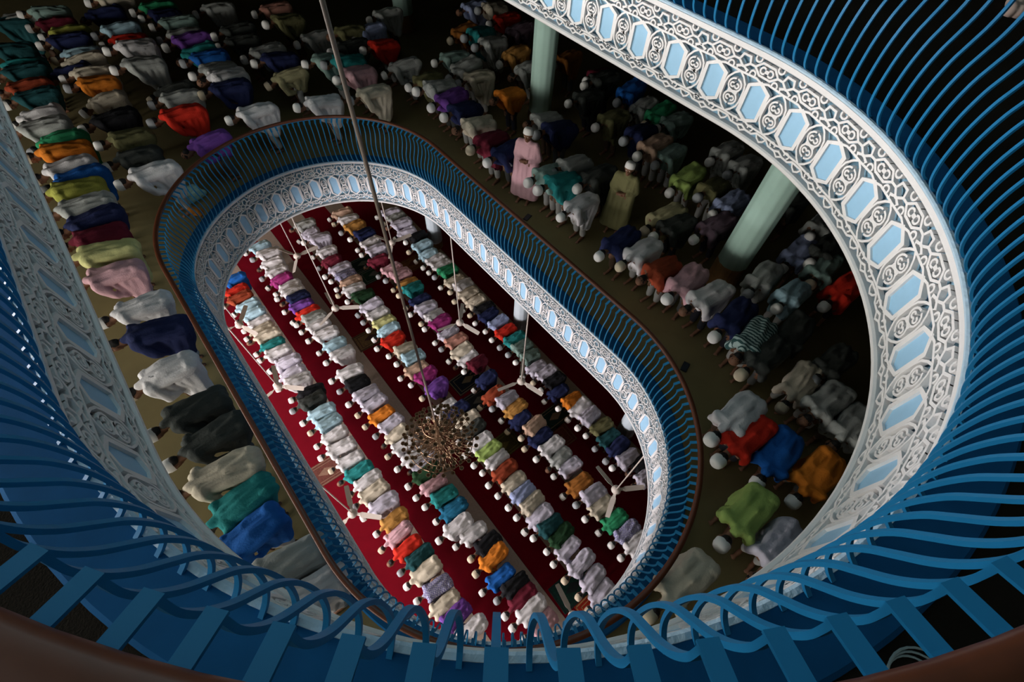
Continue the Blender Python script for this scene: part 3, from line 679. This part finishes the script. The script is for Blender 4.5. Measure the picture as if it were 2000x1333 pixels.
UPPER = """-13.31,-2.62,gy -13.18,-2.86,dt -11.75,-3.06,dt -10.93,-2.99,tl -10.55,-3.03,dt -9.91,-3.11,br -9.39,-3.06,dt -8.68,-3.15,wh -8.00,-3.17,gy -7.40,-3.00,gn -6.94,-3.07,or -6.42,-3.10,wh -5.99,-3.01,bl -5.64,-3.17,yg -5.09,-3.14,gy -4.63,-3.11,nv -4.23,-3.19,mr -3.67,-3.19,ye -3.22,-3.22,pk -2.31,-3.09,wh -1.64,-3.07,nv -0.93,-3.17,wh -0.09,-3.09,dk 0.44,-3.01,dk 1.00,-3.09,cr 1.42,-3.08,tl 1.84,-3.14,bl 2.44,-2.97,gy 2.88,-2.93,wh
-13.17,-2.00,gg -12.61,-1.98,mr -11.92,-1.83,yg -11.44,-1.94,nv -10.77,-1.87,sb -10.33,-1.92,cr -10.05,-2.22,nv -9.65,-1.89,cr -9.18,-1.95,or -8.51,-1.96,cr -7.50,-2.01,bk -6.73,-1.98,ol -6.10,-2.02,dk -5.32,-1.94,wh
-12.90,-0.53,cr -12.46,-0.89,nv -11.42,-0.85,sb -10.80,-0.83,rd -10.16,-0.83,wh -9.25,-0.94,gy -8.04,-0.69,dk -7.55,-0.70,gy -6.85,-0.89,rd -5.78,-0.78,pu
-12.04,0.25,gn -11.61,0.25,nv -10.90,0.39,gg -10.26,0.32,gy -9.83,0.33,pu -9.28,0.33,tl -8.85,0.39,bl -8.10,0.32,gy -7.67,0.36,wh -7.26,0.27,nv -6.11,0.36,wh 5.41,0.41,cr
-11.18,1.48,gy -9.72,1.43,dk -9.18,1.31,dk -8.31,1.57,gy -7.71,1.61,nv -7.12,1.56,cl -5.59,1.60,wh 5.43,1.62,lg 5.90,1.50,lv
-10.35,2.69,sm -9.41,2.59,ol -8.38,2.86,gy -7.02,2.52,gg -6.74,2.85,tl -6.12,2.77,pk -5.33,2.71,cr 4.57,2.59,wh 4.83,2.42,rd 5.24,2.62,bl 5.73,2.78,or
-8.06,3.65,ol -7.94,4.18,pw -7.37,3.34,dk -6.96,3.92,rd -5.97,3.92,gy -5.13,4.02,ol -4.55,3.94,gy -4.11,3.96,pu -3.52,3.87,nv -2.92,3.78,cr -2.29,3.64,mr -1.87,3.78,nv -0.81,3.93,gg -0.73,4.49,gy -0.45,3.92,tl 0.13,3.90,wh 1.26,3.76,nv 1.67,3.88,wh 2.15,3.81,br 2.58,3.96,pk 3.03,3.96,wh 3.53,3.96,nv 3.95,3.85,st 4.25,3.73,dk 4.28,4.51,dk 4.84,3.82,cr 4.97,4.50,dk 5.25,3.79,gy 5.66,3.75,gy
-8.41,4.94,gy -5.57,5.10,gg -4.99,5.04,gy -4.49,5.02,cr -3.45,5.08,or -2.24,5.11,gy -1.74,5.01,nv -0.18,4.65,dk 1.34,4.94,cl 1.61,4.86,dk 2.06,5.48,mv 3.33,5.09,gy 3.84,5.11,sb
-6.56,6.15,ob -6.00,6.22,tl -5.45,6.17,gy -4.80,6.43,oc -4.08,6.24,gy -2.35,6.52,dk -1.40,6.36,ol -0.60,6.32,nv -0.18,6.32,tn 0.17,6.44,gg 0.89,6.11,lg 1.40,6.21,ol 1.86,6.17,pw 3.37,6.18,pw 3.65,6.51,dk 3.85,6.10,gg 4.33,5.97,rd
-7.41,7.10,pw -6.99,7.45,cr -6.33,7.37,rd -5.69,7.31,mv -3.90,7.36,ob -2.81,7.37,mr -2.61,7.28,dk -1.94,7.55,bl -1.39,7.38,gy -0.92,7.41,gn -0.50,7.40,gg 0.87,7.38,gy 1.35,7.35,gy 2.57,7.18,dk 3.27,6.99,gy"""
rowname_u = ['leftmost row', 'second row', 'third row', 'fourth row', 'fifth row', 'sixth row', 'seventh row', 'eighth row', 'ninth row', 'rearmost row']
nocap = {(0, 27), (0, 20)}
rnd = random.Random(11)
for ri, ln in enumerate(GROUND.split('\n')):
    for pi_, it in enumerate(ln.split()):
        x, y, c = it.split(','); hc = rnd.random() > 0.09
        o = bower(float(x), float(y), 0.018, c, rnd, hc)
        nm = CLOTH[c][1]
        tag(o, 'bowing person in %s, %s from far end, %s row on red carpet' % (nm, ordw(pi_ + 1), ORD[ri]), 'person', 'worshippers bowing in rows on the red carpet')
for ri, ln in enumerate(UPPER.split('\n')):
    for pi_, it in enumerate(ln.split()):
        x, y, c = it.split(','); hc = rnd.random() > 0.15
        o = bower(float(x), float(y), 7.2, c, rnd, hc)
        tag(o, 'bowing person in %s, %s from far end, %s, middle floor' % (CLOTH[c][1], ordw(pi_ + 1), rowname_u[ri]), 'person', 'worshippers bowing on the middle floor')

# ---- standing figures
def stand_body(fold):
    def b(bm):
        legs(bm, (0, 0.90), (0.01, 0.49), (-0.01, 0.085))
        for y in (-0.07, 0, 0.07):
            capsule(bm, (0, y, 0.95), (-0.01, y * 0.9, 1.12), 0.095, 0.085); capsule(bm, (-0.01, y, 1.12), (-0.01, y * 1.2, 1.31), 0.080, 0.072)
        capsule(bm, (0, -0.13, 1.38), (0, 0.13, 1.38), 0.066, 0.066)
        capsule(bm, (0, 0, 1.40), (0.015, 0, 1.52), 0.056, 0.053)
        head(bm, (0.03, 0, 1.60), (0.12, 0, 1), (1, 0, -0.12))
        for s in (1, -1):
            sh = (0, s * 0.16, 1.35); el = (-0.03, s * 0.22, 1.11); wr = (0.15, s * 0.06, 1.08 + 0.02 * s) if fold else (0.12, s * 0.22, 0.90)
            capsule(bm, sh, el, 0.050, 0.040); capsule(bm, el, wr, 0.038, 0.026); hand(bm, wr, (0.05, -s, 0.0) if fold else (0.4, 0, -0.9), s)
    return b
def stand_robe(bm):
    for y in (-0.15, -0.05, 0.05, 0.15):
        capsule(bm, (-0.01, y * 0.9, 1.34), (0, y, 0.95), 0.105, 0.115); capsule(bm, (0, y, 0.95), (0.0, y * 1.25, 0.22), 0.12, 0.15)
    capsule(bm, (0, -0.17, 1.37), (0, 0.17, 1.37), 0.085, 0.085); capsule(bm, (0, 0, 1.40), (0.005, 0, 1.455), 0.072, 0.064)
    for s in (1, -1):
        capsule(bm, (0, s * 0.19, 1.36), (-0.03, s * 0.25, 1.11), 0.078, 0.072); capsule(bm, (-0.03, s * 0.25, 1.11), (0.11, s * 0.10, 1.09), 0.07, 0.056)
sb_me = fuse('body', stand_body(True), 0.0085, 0.2, M_skin, smooth_it=1); sr_me = fuse('robe', stand_robe, 0.02, 0.5, M_base, 0.02, 6, 3, 3.0)
PS = dict(cr=(0.12, 0, 1), fc=(1, 0, -0.12), hdx=0.03, hdz=1.60)
sc_me = crown_cap(PS, 0.100, 0.088, 0.112, 'cap', M_cap); sh_me = fuse('hair', hair_build(PS), 0.012, 0.5, M_hair, 0.004, 30, 1)
ev, ef = join_vf([lathe_vf([(0.001, -0.010), (0.008, -0.006), (0.010, 0), (0.008, 0.006), (0.001, 0.010)], 8, 0.109, s * 0.033) for s in (1, -1)])
ev = [(a[0], a[1], a[2] + 1.595) for a in ev]; eye_me = mesh('eyes', ev, ef, True); eye_me.materials.append(M_eye)
def stander(x, y, z, a, code, lab, s=1.0):
    b_ = link('person', sb_me, None, (), (x, y, z), a); b_.scale = (s, s, s); t = link('robe', sr_me, b_); setmat(t, CM[code]); link('hair', sh_me, b_); link('cap', sc_me, b_); link('eyes', eye_me, b_)
    tag(b_, lab, 'person', 'standing worshippers')
stander(-1.40, 3.86, 7.2, -1.15, 'pk', 'person standing upright in long pink robe and white cap beside the right rail', 0.98)
stander(0.41, 4.72, 7.2, -1.2, 'ol', 'person standing upright in olive green robe and white cap among bowing rows', 0.95)

# ------------------------------------------------------------------ small things
def small(name, vf, loc, rz, M, lab, cat, sm=False):
    o = link(name, mesh(name, *vf, sm), None, (M,), loc, rz); tag(o, lab, cat); return o
M_blackp = mat('black_plastic', (0.01, 0.01, 0.01), 0.4); M_paper = mat('white_paper', (0.55, 0.55, 0.52), 0.8)
M_orange = mat('orange_cloth', (0.45, 0.16, 0.02), 0.9, 9, 0.3); M_wire = mat('pale_wire', (0.35, 0.42, 0.42), 0.4)
def phone(x, y, lab):
    o = box('mobile_phone', -0.055, 0.055, -0.10, 0.10, 0, 0.018, M_blackp, None, (x, y, 7.2), 0.3, 0.005); tag(o, lab, 'phone')
    box('screen', -0.045, 0.045, -0.085, 0.085, 0.018, 0.020, mat('screen_glass', (0.03, 0.035, 0.04), 0.1), o)
phone(3.47, 3.32, 'small dark phone lying on the olive carpet near the right rail')
phone(-0.94, 3.56, 'small dark phone on the olive carpet, farther of the two')
o = box('paper_slip', -0.10, 0.10, -0.03, 0.03, 0, 0.004, M_paper, None, (4.37, 4.58, 7.2), 0.9); tag(o, 'narrow white paper slip on the dark carpet between rows', 'paper')
def blob(bm):
    capsule(bm, (-0.10, 0, 0.06), (0.10, 0.02, 0.07), 0.07, 0.08); capsule(bm, (0.0, -0.05, 0.05), (0.08, 0.07, 0.06), 0.06, 0.05)
bag = link('cloth_bag', fuse('cloth_bag', blob, 0.015, 0.6, M_orange, 0.02, 9, 1), None, (), (-4.95, -1.75, 7.34), 0.4); tag(bag, 'crumpled orange cloth bag lying on the blue ledge', 'bag')
def bundle(bm):
    for i in range(4): capsule(bm, (-0.16 + i * 0.1, -0.15, 0.06), (-0.14 + i * 0.1, 0.15, 0.07), 0.075, 0.07)
bn = link('folded_blanket', fuse('folded_blanket', bundle, 0.015, 0.6, mat('teal_white_cloth', (0.40, 0.62, 0.58), 0.9, 5, 0.3), 0.02, 9, 1), None, (), (-5.72, -1.62, 7.2), 0.3); tag(bn, 'pale teal folded blanket on the olive carpet just outside the lower rail', 'blanket')
def cloth_heap(bm):
    for i in range(5): capsule(bm, (-0.15 + i * 0.06, -0.12, 0.04), (-0.10 + i * 0.06, 0.14, 0.05 + 0.02 * (i % 2)), 0.05, 0.045)
hp = link('folded_cloth', fuse('folded_cloth', cloth_heap, 0.015, 0.6, mat('beige_cloth', (0.5, 0.38, 0.32), 0.9), 0.02, 9, 1), None, (), (3.75, 5.15, 12.19), 0.5); tag(hp, 'crumpled beige cloth on the upper floor beyond the blue bars', 'cloth')
parts = [torus_vf(0.095 + 0.012 * k, 0.004, (0.01 * k, 0.006 * k, 0.01 + 0.006 * k), 28, 5) for k in range(3)] + [tube_vf([(0.10, 0, 0.01), (0.16, 0.06, 0.01), (0.2, 0.0, 0.01), (0.27, 0.04, 0.01), (0.35, 0.0, 0.01)], 0.004, 5)]
small('cable_coil', join_vf(parts), (5.42, -0.66, 12.19), 0.3, M_wire, 'coil of thin pale wire on the dark upper floor', 'cable')
